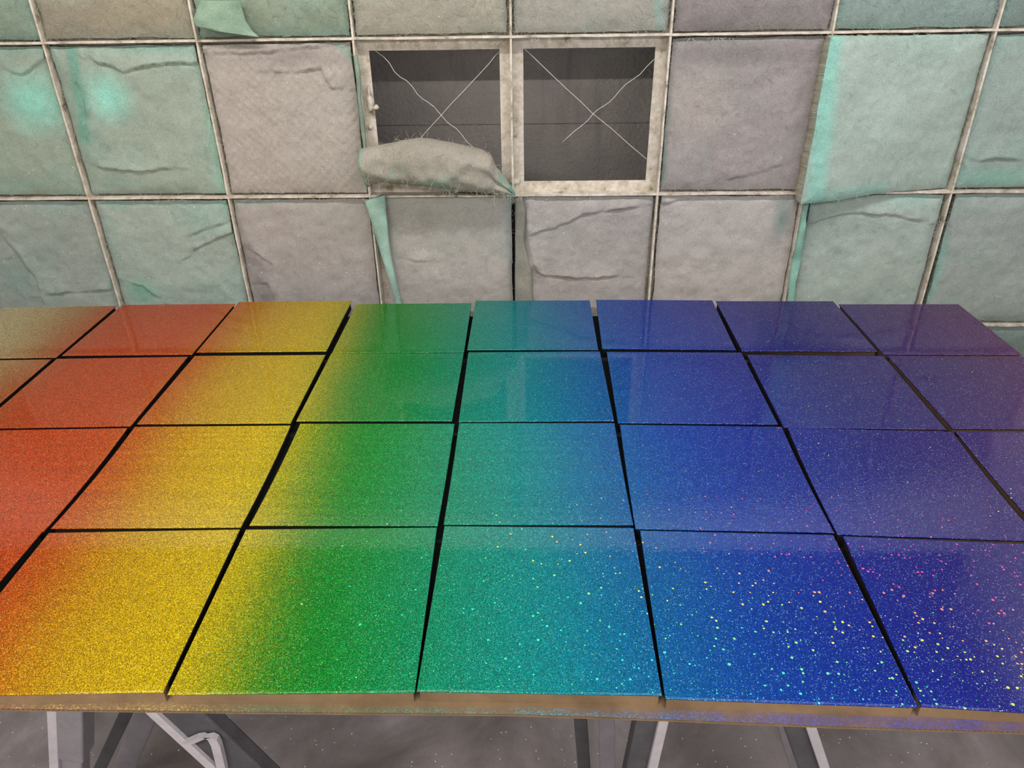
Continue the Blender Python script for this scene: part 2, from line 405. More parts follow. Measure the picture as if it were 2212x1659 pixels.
# crusty lumps of overspray on the left jamb of the open cell
for (px, py, rx, rz) in [(800, 222, .012, .03), (812, 232, .010, .008), (800, 275, .008, .008), (797, 200, .006, .02), (1112, 392, .02, .012)]:
    c0 = on_y(px, py, -0.012); V = []; F = []
    for a in range(9):
        th = PI*a/8
        for b in range(12):
            ph = 2*PI*b/12; q = 1 + .5*(random.random()-.5)
            V.append((c0[0]+rx*q*math.sin(th)*math.cos(ph), c0[1]+.012*q*math.sin(th)*math.sin(ph), c0[2]+rz*q*math.cos(th)))
    F = [(a*12+b, a*12+(b+1) % 12, (a+1)*12+(b+1) % 12, (a+1)*12+b) for a in range(8) for b in range(12)]
    obj('overspray_lump', V, F, MAT['rail'], frame, True)

# ------------------------------------------------------------------ filter pads
ALB = np.array([1.06, 1.08, 1.13])                                   # photograph tone -> surface colour
TEAL, TEAL2, TAUPE = (124, 166, 148), (122, 182, 160), (168, 158, 148)
def threads(name, parent, n, place, length, r, mat='filter', colour=(150, 146, 136)):
    """loose fibres lying on or hanging from an edge, one ribbon each"""
    V, F, Cc = [], [], []
    cl = np.array(lin(colour))
    for k in range(n):
        p0, d0, c = place(k)
        d = np.array(d0, float); d /= np.linalg.norm(d)+1e-9; p = np.array(p0, float); L = length*(0.4+1.2*random.random()); curl = np.array([random.uniform(-1, 1), random.uniform(-.35, .35), random.uniform(-1, 1)])
        m = 5; pts = []
        for s in range(m):
            pts.append(p.copy()); d = d + curl*0.45 + np.array([random.uniform(-.3, .3), 0, random.uniform(-.3, .3)]); d /= np.linalg.norm(d); p = p + d*L/m
        b = len(V)
        for s, q in enumerate(pts):
            t = pts[min(s+1, m-1)] - pts[max(s-1, 0)]; nn = np.array([t[2], 0, -t[0]]); nn = nn/(np.linalg.norm(nn)+1e-9)*r
            V += [q - nn, q + nn]; Cc += [np.array(c)*1.0]*2
        F += [(b+2*s, b+2*s+1, b+2*s+3, b+2*s+2) for s in range(m-1)]
    o = obj(name, V, F, MAT[mat], parent, False, np.array(Cc)); o['kind'] = 'stuff'
    return o

def pad(label, cell, base, blobs=(), strips=(), creases=(), edge=0.35, inset=(.008, .008, .008, .008), yb=-0.031, bulge=0.014, seed=0,
        yfun=None, zrange=None, rim=None, res=86, nthread=420, quilt=0.0, parent_group='filter pads on the wall', outline=None):
    i, j = cell
    x0, x1 = i*PITCH + WT + inset[0], (i+1)*PITCH - WT - inset[1]
    z0, z1 = Z0 + PITCH*j + WT + inset[2], Z0 + PITCH*(j+1) - WT - inset[3]
    if zrange: z0, z1 = zrange
    cx, cz = (x0+x1)/2, (z0+z1)/2
    nz = max(20, int(res*(z1-z0)/(x1-x0)))
    S, T = np.meshgrid(np.linspace(0, 1, res), np.linspace(0, 1, nz), indexing='ij')
    el = 0.012*(fbm(S*0+seed, T*4, 3, seed)-.5); er = 0.012*(fbm(S*0+seed+5, T*4, 3, seed+1)-.5)
    eb = 0.012*(fbm(S*4, T*0+seed, 3, seed+2)-.5); et = 0.010*(fbm(S*4, T*0+seed+3, 3, seed+3)-.5)
    X = x0 + el + S*(x1+er-x0-el); Z = z0 + eb + T*(z1+et-z0-eb)
    if outline: X, Z = outline(X, Z, S, T)
    ed = np.minimum(np.minimum(S, 1-S)*(x1-x0), np.minimum(T, 1-T)*(z1-z0))      # distance from the border
    roll = 1-np.exp(-ed/0.022)
    Y = yb - bulge*roll - 0.020*(fbm(X*5+seed, Z*5, 3, seed)-.5)*roll - 0.007*(fbm(X*26, Z*26, 3, seed+7)-.5)
    if quilt: Y = Y - quilt*np.sin(X*190)*np.sin(Z*190)
    if yfun: Y = Y + yfun(S, T)
    Cc = np.ones((res, nz, 3))*np.array(lin(base))
    pn = fbm(X*7+3*seed, Z*7, 4, seed+9)
    te = np.clip(np.exp(-ed/0.020)*edge*0.9*(pn*1.8-.35), 0, 1)[..., None]        # clean teal shows along the edges
    Cc = Cc*(1-te) + te*np.array(lin(TEAL))
    mott = np.clip((fbm(X*11, Z*11, 4, seed+21)-.52)*2.0, 0, .4)[..., None]*edge
    Cc = Cc*(1-mott) + mott*np.array(lin(TEAL))
    for (px, py, rx, ry, c, st) in blobs:
        q = on_y(px, py, yb-.02); k = PITCH/306
        d = np.sqrt(((X-q[0])/(rx*k))**2 + ((Z-q[2])/(ry*k))**2) + (pn-.5)*.35
        f = (st*np.clip(1.25-d, 0, 1)**1.0)[..., None]; f = np.clip(f, 0, 1); Cc = Cc*(1-f)+f*np.array(lin(c))
    for (pts, w, c, st) in strips:
        d, sd = seg_dist(X, Z, [on_y(a, b, yb-.02)[[0, 2]] for a, b in pts]); k = PITCH/306*w
        f = (st*np.clip(1.4-d/k+(pn-.5)*.8, 0, 1))[..., None]; Cc = Cc*(1-f)+f*np.array(lin(c))
    for (pts, amp, w) in creases:
        P2 = [on_y(a, b, yb-.02)[[0, 2]] for a, b in pts]
        wobx = X + .012*(fbm(X*30, Z*30, 2, seed+4)-.5); wobz = Z + .012*(fbm(X*30+9, Z*30, 2, seed+5)-.5)
        d, sd = seg_dist(wobx, wobz, P2); w *= 1
        tp = np.clip(np.minimum(np.hypot(X-P2[0][0], Z-P2[0][1]), np.hypot(X-P2[-1][0], Z-P2[-1][1]))/.035, .15, 1)      # runs out at both ends
        amp_ = amp*.85*tp*(.25+1.3*fbm(X*20, Z*20, 2, seed+6))
        fall = np.exp(-(d/(w*3.4))**1.4)*np.clip(1-np.exp(-(d/(w*.45))**2), 0, 1)      # a fold: one side swells over the other
        Y = Y - amp_*1.2*np.where(sd > 0, fall, .15*fall) + amp_*.10*np.exp(-(d/(w*.4))**2)
    lum = Cc @ np.array([.25, .65, .10]); Cc = lum[..., None] + (Cc-lum[..., None])*.74       # dust greys everything a little
    V = np.stack([X, Y, Z], -1).reshape(-1, 3); Cv = Cc.reshape(-1, 3)*ALB
    idx = np.arange(res*nz).reshape(res, nz)
    F = np.stack([idx[:-1, :-1], idx[1:, :-1], idx[1:, 1:], idx[:-1, 1:]], -1).reshape(-1, 4).tolist()
    ring = np.concatenate([idx[:, 0], idx[-1, 1:], idx[-2::-1, -1], idx[0, -2:0:-1]])
    nb = len(V); m = len(ring)
    # thickness: a fuzzy rim running back to the flange, closed behind
    R1 = V[ring].copy(); R2 = V[ring].copy()
    jit = (np.random.default_rng(seed).random((m, 3))-.5)*0.006
    R1[:, 1] = R1[:, 1]*.5 - .003; R1 += jit; R2[:, 1] = -0.0055
    rc = np.array(lin(rim if rim else (120, 132, 118)))*ALB
    V = np.concatenate([V, V[ring], R1, R2]); Cv = np.concatenate([Cv, Cv[ring]*.4+rc*.6, np.tile(rc, (m, 1))*(0.85+.3*np.random.default_rng(seed+1).random((m, 1))), np.tile(rc, (m, 1))])
    for lv in range(2):
        a0 = nb + lv*m
        F += [(a0+k, a0+m+k, a0+m+(k+1) % m, a0+(k+1) % m) for k in range(m)]
    F.append(tuple(nb+2*m+k for k in range(m)))
    root = empty('filter_pad', (cx, 0, z0)); tag(root, label, 'filter', parent_group)
    V = V - np.array([cx, 0, z0])
    o = obj('fibre_mat', V, F, MAT['filter'], root, True, Cv); fix_normals(o)
    G = np.stack([X, Y, Z], -1)
    def place(k):
        a, b = int(random.random()*(res-1)), int(random.random()*(nz-1))
        if k % 3 == 0:
            if random.random() < .5: a = random.choice([0, 1, 2, res-3, res-2])
            else: b = random.choice([0, 1, 2, nz-3, nz-2])
        q = G[a, b] - np.array([cx, 0, z0]) - np.array([0, .0012, 0]); an = random.random()*2*PI
        return q, (math.cos(an), -0.08, math.sin(an)), np.clip(Cc[a, b]*ALB*random.uniform(.8, 1.35), 0, 1)
    threads('loose_fibres', root, nthread, place, 0.032, 0.00035)
    return root

def flap(name, root, left, right, y, thick, colour, seed, n=30, m=10, label=None, taper=1.0):
    """a folded or rolled strip of matting between two outlines taken on the plane y"""
    def resample(pts, n):
        pts = np.array([on_y(a, b, y) for a, b in pts]); s = np.r_[0, np.cumsum(np.linalg.norm(np.diff(pts, axis=0), axis=1))]; t = np.linspace(0, s[-1], n)
        return np.stack([np.interp(t, s, pts[:, k]) for k in range(3)], -1)
    L, Rr = resample(left, n), resample(right, n); V, Cv = [], []
    loop = [(math.cos(2*PI*k/(2*m)), math.sin(2*PI*k/(2*m))) for k in range(2*m)]
    off = np.array(root.location) if root else np.zeros(3)
    for a in range(n):
        for (c, s) in loop:
            u = .5 - .5*np.sign(c)*abs(c)**.8; q = L[a]*(1-u)+Rr[a]*u
            nz_ = fbm(np.array(q[0]*22.), np.array(q[2]*22.), 3, seed)-.5
            q = q + np.array([.006*nz_, -s*thick*.5 - .014*nz_, .004*nz_]); V.append(q - off)
            f = np.clip(fbm(np.array(q[0]*16.), np.array(q[2]*16.), 3, seed+3)*1.6-.3, 0, 1)
            Cv.append(np.array(lin(colour))*ALB*(.75+.4*f))
    P = 2*m
    F = [(a*P+k, a*P+(k+1) % P, (a+1)*P+(k+1) % P, (a+1)*P+k) for a in range(n-1) for k in range(P)] + [tuple(range(P)), tuple((n-1)*P+k for k in range(P))[::-1]]
    o = obj(name, V, F, MAT['filter'], root, True, np.array(Cv)); fix_normals(o)
    if label: o['label'] = label
    return o

T1, T2 = TEAL, TEAL2
BANKTOP = (Z0+2*PITCH+WT+.006, TOP-.004)
# --- top row, cut by the upper frame edge
pad('green-grey filter pad in the top row, at the far left edge', (-1, 2), (128, 146, 122), edge=.8, seed=1, zrange=BANKTOP)
pad('tan mottled filter pad in the top row, above the pad with the left teal strip', (0, 2), (152, 142, 118), blobs=[(300, 20, 110, 40, (160, 146, 112), .6)], edge=.35, seed=2, zrange=BANKTOP)
r = pad('green-grey filter pad in the top row with a teal corner flap hanging at its left', (1, 2), (132, 146, 120), edge=.6, seed=3, zrange=BANKTOP, strips=[([(440, 75), (760, 75)], 10, TEAL, .35)])
flap('corner_flap', r, [(432, 2), (424, 22), (416, 44), (424, 58), (450, 64)], [(520, 2), (524, 20), (532, 45), (545, 66), (560, 80)], -0.075, .026, (142, 166, 144), 3, label='teal flap of matting peeled forward')
pad('pale taupe filter pad in the top row, above the open cell with the slumped pad', (2, 2), (160, 152, 132), edge=.25, seed=4, zrange=BANKTOP)
pad('pale taupe filter pad in the top row, above the empty open cell', (3, 2), (160, 152, 138), edge=.3, seed=5, zrange=BANKTOP, strips=[([(1422, 0), (1428, 60)], 8, TEAL, .7)])
pad('dark grey-brown filter pad in the top row, right of the open cells', (4, 2), (138, 127, 122), edge=.1, seed=6, zrange=BANKTOP)
pad('teal-grey filter pad in the top row, above the bright teal overhanging pad', (5, 2), (128, 148, 138), edge=.6, seed=7, zrange=BANKTOP)
pad('dark teal filter pad in the top row, at the far right edge', (6, 2), (116, 134, 124), edge=.5, seed=8, zrange=BANKTOP)
# --- middle row
pad('teal-grey filter pad with a bright turquoise spot, middle row at the far left edge', (-1, 1), (148, 164, 142), blobs=[(68, 220, 66, 62, (124, 206, 180), 1.0), (20, 400, 90, 16, T1, .5)],
    strips=[([(0, 105), (70, 100), (110, 112)], 12, T1, .5)], creases=[([(0, 150), (50, 165), (85, 135), (110, 118)], .010, .010), ([(135, 265), (125, 290), (100, 345)], .006, .012)], edge=.7, seed=11)
r = pad('teal-grey filter pad with a round turquoise spot beside a bright teal strip, middle row', (0, 1), (152, 168, 148),
    blobs=[(232, 213, 52, 52, (126, 214, 190), 1.0), (350, 104, 110, 12, T1, .9), (200, 300, 30, 60, T1, .5), (250, 395, 60, 12, T1, .5)],
    strips=[([(150, 100), (158, 140), (168, 195), (176, 226), (180, 300)], 13, (92, 162, 136), .8), ([(455, 240), (468, 300), (482, 405)], 16, (132, 184, 158), .8)],
    creases=[([(188, 128), (230, 142), (268, 159), (310, 145), (360, 138), (440, 139)], .016, .010), ([(200, 358), (225, 368), (250, 367), (300, 372), (380, 366)], .012, .010), ([(460, 228), (444, 262), (438, 330), (446, 380)], .010, .012), ([(172, 200), (180, 226), (184, 260)], .010, .010)], edge=.7, seed=12)
pad('taupe filter pad with a folded upper edge, middle row, left of the open cells', (1, 1), (174, 162, 150), blobs=[(620, 120, 150, 22, (150, 136, 128), .8)],
    strips=[([(730, 96), (752, 115), (770, 145), (774, 190)], 7, (140, 172, 150), .8)],
    creases=[([(455, 118), (520, 122), (600, 112), (650, 108), (722, 104)], .012, .012), ([(580, 158), (640, 162), (690, 148), (702, 172), (715, 196), (745, 196)], .012, .011)], edge=.12, seed=13, quilt=.0012)
flap('curled_edge', bpy.data.objects['filter_pad.008'], [(764, 120), (768, 150), (772, 200), (776, 250), (782, 300), (786, 335)], [(772, 120), (777, 150), (781, 190), (780, 215), (788, 262), (792, 335)], -0.058, .016, (132, 150, 134), 14, label='teal curled edge of matting')
pad('grey-brown matted filter pad, middle row, right of the open cells', (4, 1), (158, 146, 140), blobs=[(1600, 110, 170, 26, (128, 120, 116), .8), (1500, 230, 80, 70, (172, 160, 146), .6)],  # dark blob along the top: shade of the rail painted into the tint
    strips=[([(1440, 230), (1436, 300), (1434, 395)], 9, (128, 150, 140), .7)], creases=[([(1560, 392), (1640, 378), (1700, 356)], .006, .010)], edge=.2, seed=14, nthread=900)
def over5(S, T): return -0.062*(1-S)**.8 - 0.020*(1-T)*(1-S) + .012*(1-T)*S
def out5(X, Z, S, T):
    return X - 0.020*(1-S)**2 - .015*(1-T)*(1-S)**3, Z - 0.030*(1-T)**1.5*np.clip(1-S*1.6, 0, 1)
pad('bright teal filter pad bulging out over its frame, middle row, second from the right', (5, 1), (158, 176, 160), strips=[([(1795, 66), (1772, 200), (1748, 425)], 19, (122, 198, 176), .85), ([(1750, 415), (1900, 400)], 12, (132, 190, 170), .6)],
    edge=.5, seed=15, yfun=over5, outline=out5, inset=(.0, .006, .004, .006), rim=(172, 160, 138), creases=[([(2060, 315), (2040, 360), (2050, 395)], .006, .010)])
pad('teal-grey filter pad, middle row, at the far right edge', (6, 1), (146, 164, 152), blobs=[(2150, 385, 100, 22, (124, 182, 160), .9), (2085, 95, 22, 26, (116, 184, 160), .9)],
    creases=[([(2075, 345), (2110, 350), (2160, 345), (2212, 350)], .010, .012), ([(2080, 340), (2088, 370), (2078, 392)], .010, .009)], edge=.5, seed=16)
# --- lower row, just above the table
pad('violet-grey creased filter pad, lower row at the far left edge', (-1, 0), (148, 158, 146), creases=[([(0, 505), (40, 555), (75, 605), (88, 660)], .012, .014), ([(0, 566), (38, 556)], .008, .010), ([(95, 640), (170, 634), (250, 632)], .008, .014)],
    blobs=[(40, 610, 50, 60, (122, 150, 138), .7), (130, 440, 90, 26, (132, 158, 146), .6)], edge=.4, seed=21)
pad('pale teal-grey filter pad with fanned creases, lower row, second from the left', (0, 0), (156, 172, 156), blobs=[(250, 435, 40, 20, T1, .9), (305, 630, 40, 36, (104, 172, 142), .8), (430, 470, 70, 50, (128, 168, 152), .6), (490, 440, 24, 16, (110, 184, 158), .8)],
    creases=[([(415, 548), (435, 534), (470, 518), (520, 506)], .014, .012), ([(400, 520), (450, 496), (500, 480)], .007, .014), ([(270, 612), (310, 622), (345, 648)], .010, .010), ([(470, 432), (490, 448), (506, 448)], .010, .009)], edge=.6, seed=22)
pad('taupe filter pad with a torn crease by its left rail, lower row', (1, 0), (166, 156, 148), strips=[([(505, 440), (540, 440), (620, 432)], 10, (150, 162, 150), .7), ([(530, 540), (560, 600), (575, 655)], 20, (140, 130, 126), .6)],
    creases=[([(535, 540), (560, 552), (585, 572), (588, 612)], .008, .009), ([(555, 615), (575, 612), (590, 650)], .010, .010)], edge=.12, seed=23)
r = pad('taupe filter pad with a peeled teal left edge, lower row below the slumped pad', (2, 0), (172, 164, 154), edge=.15, seed=24, inset=(.03, .003, .006, .004), creases=[([(870, 560), (905, 568), (935, 566)], .004, .008)], strips=[([(1095, 430), (1094, 560)], 8, (150, 166, 156), .6)])
flap('peeled_edge', r, [(788, 434), (796, 462), (808, 500), (820, 540), (832, 580), (845, 620), (856, 662)], [(832, 420), (836, 470), (840, 520), (844, 545), (852, 590), (864, 640), (870, 664)], -0.072, .024, (150, 178, 164), 8, label='teal peeled edge of matting')
r = pad('taupe filter pad with a rolled grey left edge beside the black slit, lower row', (3, 0), (168, 158, 150), edge=.12, seed=25, inset=(.03, .010, .006, .006),
    creases=[([(1142, 512), (1180, 500), (1230, 484), (1262, 466), (1330, 454), (1392, 447)], .012, .011), ([(1150, 585), (1180, 598), (1240, 604), (1340, 600)], .012, .010), ([(1136, 450), (1136, 520), (1146, 560), (1160, 590)], .014, .010)])
flap('rolled_edge', r, [(1113, 428), (1112, 480), (1113, 540), (1112, 600), (1112, 662)], [(1128, 424), (1136, 460), (1132, 520), (1150, 590), (1150, 662)], -0.052, .022, (146, 142, 130), 9)
pad('pale taupe filter pad right of the thin black gap, lower row', (4, 0), (178, 168, 158), blobs=[(1690, 470, 18, 50, (128, 152, 140), .9)], edge=.12, seed=26, inset=(.012, .006, .006, .006), creases=[([(1420, 448), (1460, 436), (1540, 430), (1680, 428)], .008, .012)])
r = pad('pale teal-grey filter pad below the bright overhanging teal pad, lower row', (5, 0), (160, 174, 160), blobs=[(1960, 430, 70, 24, (140, 182, 164), .6)], creases=[([(1745, 490), (1800, 470), (1860, 464), (1930, 468), (2000, 482)], .010, .012)], edge=.5, seed=27, inset=(.03, .012, .006, .006))
flap('rolled_edge', r, [(1738, 432), (1728, 480), (1716, 540), (1706, 600), (1698, 662)], [(1746, 432), (1742, 480), (1734, 540), (1722, 600), (1712, 662)], -0.058, .020, (138, 180, 162), 10, label='teal rolled edge of matting')
pad('grey-green filter pad with a teal left edge, lower row at the far right edge', (6, 0), (150, 160, 150), strips=[([(2030, 440), (2028, 540), (2000, 640)], 18, (118, 176, 160), .8)], creases=[([(2050, 440), (2052, 520), (2030, 580), (2002, 640)], .008, .012), ([(2045, 420), (2090, 428), (2130, 420)], .006, .010)], edge=.4, seed=28, inset=(.02, .006, .006, .006))
pad('dark green-grey filter pad in the bottom row, showing past the table\'s right end', (6, -1), (120, 136, 126), creases=[([(2110, 700), (2160, 704), (2212, 712)], .008, .010)], edge=.5, seed=29)
# hanging dust threads under the rails
def hang(px0, px1, py, n):
    def place(k):
        q = on_y(px0 + (px1-px0)*random.random(), py, -0.045); return q, (random.uniform(-.5, .5), -.2, -1), np.array(lin((188, 180, 166)))*random.uniform(.8, 1.1)
    threads('dust_threads', frame, n, place, 0.017, 0.0008)
hang(330, 500, 424, 16); hang(510, 800, 424, 26); hang(1490, 1600, 82, 10); hang(1600, 1700, 414, 14); hang(820, 1080, 90, 22); hang(1130, 1400, 84, 12)
hang(1115, 1400, 418, 14)

# --- the pad that slumped forward out of the left open cell
def slumped():
    top = [(778, 322), (800, 317), (822, 313), (850, 308), (876, 302), (905, 298), (930, 300), (960, 306), (990, 312), (1015, 317), (1042, 324), (1062, 338), (1072, 362), (1086, 378), (1100, 396), (1112, 417)]
    bot = [(797, 403), (806, 398), (830, 394), (850, 396), (876, 397), (905, 399), (930, 402), (960, 406), (990, 409), (1015, 412), (1042, 415), (1062, 417), (1072, 418), (1086, 419), (1100, 420), (1113, 421)]
    y = -0.085; n, P = 70, 40
    root = empty('filter_pad', on_y(800, 400, y)); tag(root, 'slumped grey filter pad folded over in the left open cell', 'filter', 'filter pads on the wall')
    A = np.array([on_y(a, b, y) for a, b in top]); B = np.array([on_y(a, b, y) for a, b in bot]); s = np.linspace(0, 1, len(top)); t = np.linspace(0, 1, n)
    A = np.stack([np.interp(t, s, A[:, k]) for k in range(3)], -1); B = np.stack([np.interp(t, s, B[:, k]) for k in range(3)], -1)
    V, Cv = [], []
    for a in range(n):
        hgt = np.linalg.norm(A[a]-B[a]); dep = min(.085, .3*hgt+.028)*(1-.35*max(0, t[a]-.75)/.25)
        for k in range(P):
            th = 2*PI*k/P; c, q_ = math.cos(th), math.sin(th)
            u = .5 - .5*np.sign(c)*abs(c)**.85
            q = A[a]*(1-u)+B[a]*u
            nz_ = fbm(np.array(q[0]*12.+q_), np.array(q[2]*14.), 4, 31)-.5; n2 = fbm(np.array(q[0]*40.), np.array(q[2]*40.+q_), 3, 33)-.5
            fold = .020*math.exp(-((u-.42-.25*(t[a]-.5))/.10)**2)*(1 if q_ > 0 else 0)*np.clip((t[a]-.55)*5, 0, 1)
            q = q + np.array([.004*n2, -q_*dep*(1+.5*nz_) - .02*nz_*q_ - .012*n2 + fold, .010*nz_*abs(q_)]); V.append(q-np.array(root.location))
            f = fbm(np.array(q[0]*9.), np.array(q[2]*11.), 4, 35); g = fbm(np.array(q[0]*7.+4), np.array(q[2]*8.), 4, 36)
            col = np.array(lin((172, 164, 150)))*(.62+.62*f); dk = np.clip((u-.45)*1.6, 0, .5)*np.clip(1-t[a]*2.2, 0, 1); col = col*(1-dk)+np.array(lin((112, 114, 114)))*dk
            tl = np.clip((g-.53)*3.4, 0, .75) + (.7 if (t[a] > .93 or t[a] < .02) else 0) + (.45 if t[a] > .82 and u < .5 else 0); tl = min(1, tl)
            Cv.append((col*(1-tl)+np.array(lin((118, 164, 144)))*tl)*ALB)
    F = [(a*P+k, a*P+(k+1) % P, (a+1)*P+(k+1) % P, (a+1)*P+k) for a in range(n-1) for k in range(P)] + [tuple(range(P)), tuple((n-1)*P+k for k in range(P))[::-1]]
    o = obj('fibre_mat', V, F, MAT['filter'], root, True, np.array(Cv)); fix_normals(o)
    def place(k):
        a, b = random.randrange(2, n-2), random.randrange(1, P//2-1); q = V[a*P+b] + np.array([0, -.001, .0])
        an = random.random()*2*PI; return q, (math.cos(an), -.15, math.sin(an)), np.clip(Cv[a*P+b]*random.uniform(.9, 1.5), 0, 1)
    threads('loose_fibres', root, 420, place, .036, .0004)
    return root
slumped()

# ------------------------------------------------------------------ table: cardboard sheet on two sawhorses
TABLE = 0.717
sheet = empty('cardboard_sheet', (1.42, -1.1, TABLE-.006)); tag(sheet, 'brown corrugated cardboard sheet laid as a table top under the glitter squares', 'cardboard')
fx = [(-0.30, -1.915), (0.745, -1.917), (1.173, -1.917), (1.593, -1.915), (1.845, -1.921), (2.111, -1.930), (2.407, -1.936), (3.07, -1.950)]
off = Vector(sheet.location)
def slab(z0, z1):
    front = fx; back = [(3.06, -0.345), (2.7, -0.342), (1.85, -0.324), (1.0, -0.322), (0.1, -0.332), (-0.30, -0.335)]
    o = front + back; n = len(o); V = [Vector((x, y, z)) - off for z in (z0, z1) for x, y in o]
    return MB().add(V, [tuple(range(n))[::-1], tuple(range(n, 2*n))] + [(k, (k+1) % n, n+(k+1) % n, n+k) for k in range(n)])
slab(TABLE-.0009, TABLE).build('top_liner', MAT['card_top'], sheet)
slab(TABLE-.0068, TABLE-.0059).build('bottom_liner', MAT['card'], sheet)
xs = np.arange(-0.298, 3.055, 0.0013); V, F = [], []
for k, x in enumerate(xs):
    yf = float(np.interp(x, [q[0] for q in fx], [q[1] for q in fx])) + .0006; z = TABLE-.0034 + .0023*math.sin(2*PI*x/.0085)
    V += [Vector((x, yf, z-.0003))-off, Vector((x, yf, z+.0003))-off, Vector((x, -.36, z+.0003))-off, Vector((x, -.36, z-.0003))-off]
    if k: b = 4*k-4; F += [(b, b+4, b+5, b+1), (b+1, b+5, b+6, b+2), (b+3, b+2, b+6, b+7), (b, b+3, b+7, b+4)]
obj('fluting', V, F, MAT['card'], sheet)

def sawhorse(label, x, ys, legs):
    zt = TABLE - .007
    r = empty('sawhorse', (x, ys[0], 0)); tag(r, label, 'sawhorse', 'sawhorses under the table')
    MB().box((-.05, 0, zt-.10), (.05, ys[1]-ys[0], zt)).build('top_beam', MAT['leg_dark'], r, bevel=.006)
    for (tx, ty, bx, by, w, d, m, e) in legs:
        a, b = Vector((tx-x, ty-ys[0], zt-.05)), Vector((bx-x, by-ys[0], .003))
        lg = MB().bar(a, b, w, d).build('leg', MAT[m], r, bevel=.004)
        if e:                                             # lit edge of the leg, put in as a paler strip
            sd = Vector((e*(w/2+.004), -.006, 0)); MB().bar(a+sd, b+sd, .018, d+.004).build('leg_lit_edge', MAT['leg_lit_edge'], lg, bevel=.002)
        t = .32; m0 = a.lerp(b, t); MB().bar(a, m0, w+.012, d+.012).build('leg_socket', MAT['leg'], lg, bevel=.004) if w == .046 else None
        f = b; MB().box((f.x-.045, f.y-.03, 0), (f.x+.045, f.y+.03, .014)).build('foot', MAT['leg_dark'], lg, bevel=.003)
    return r
def strip_bar(root, name, p0, p1, y, w, d, m):            # a flat bar between two points seen under the table
    off_ = np.array(root.location); a, b = on_y(*p0, y), on_y(*p1, y); b = a + (b-a)*(a[2]-.006)/max(a[2]-b[2], .01) if name != 'hook' else b
    return MB().bar(Vector(a-off_), Vector(b-off_), w, d).build(name, MAT[m], root, bevel=.002)
L1 = [(0.785, -1.80, 0.615, -1.84, .046, .034, 'leg', -1), (0.93, -1.80, 1.30, -1.84, .080, .034, 'leg_dark', -1), (0.80, -0.50, 0.60, -0.46, .06, .034, 'leg', 0), (0.93, -0.50, 1.28, -0.46, .085, .034, 'leg_dark', 0)]
h1 = sawhorse('folding sawhorse under the yellow squares, at the left', 0.87, (-1.84, -0.44), L1)
strip_bar(h1, 'band_bar', (282, 1520), (216, 1659), -1.70, .026, .012, 'leg_dark')  # added dark bar in place of a shadow band on the floor
strip_bar(h1, 'band_bar', (325, 1520), (268, 1659), -1.62, .050, .012, 'leg')  # added paler bar in place of the lighter floor band beside it
hk = [on_y(a, b, -1.835) - np.array(h1.location) for a, b in [(404, 1604), (420, 1597), (436, 1590), (450, 1588), (461, 1593), (468, 1606), (473, 1626), (479, 1650), (486, 1680), (494, 1720)]]
V = [(q[0]+sx_*.0085, q[1]+sy_*.006, q[2]) for q in hk for sx_, sy_ in ((-1, -1), (1, -1), (1, 1), (-1, 1))]
o = obj('hook', V, [(4*k+a, 4*k+(a+1) % 4, 4*k+4+(a+1) % 4, 4*k+4+a) for k in range(len(hk)-1) for a in range(4)] + [(0, 1, 2, 3), tuple(4*len(hk)-4+a for a in (3, 2, 1, 0))], MAT['leg_lit_edge'], h1); fix_normals(o)
L2 = [(1.850, -1.80, 1.800, -1.82, .044, .034, 'leg_dark', 1), (2.075, -1.80, 2.335, -1.84, .044, .034, 'leg_dark', 1), (1.90, -0.50, 1.80, -0.46, .05, .034, 'leg', 0), (2.10, -0.50, 2.36, -0.46, .05, .034, 'leg_dark', 0)]
h2 = sawhorse('folding sawhorse under the blue squares, at the right', 1.96, (-1.84, -0.44), L2)
strip_bar(h2, 'band_bar', (1310, 1530), (1312, 1659), -1.66, .034, .012, 'leg')  # added bar for a pale band under the table
strip_bar(h2, 'band_bar', (1252, 1530), (1262, 1659), -1.62, .030, .012, 'leg_dark')  # added bar for the dark band next to it
strip_bar(h2, 'band_bar', (1688, 1540), (1722, 1659), -1.70, .030, .012, 'leg')

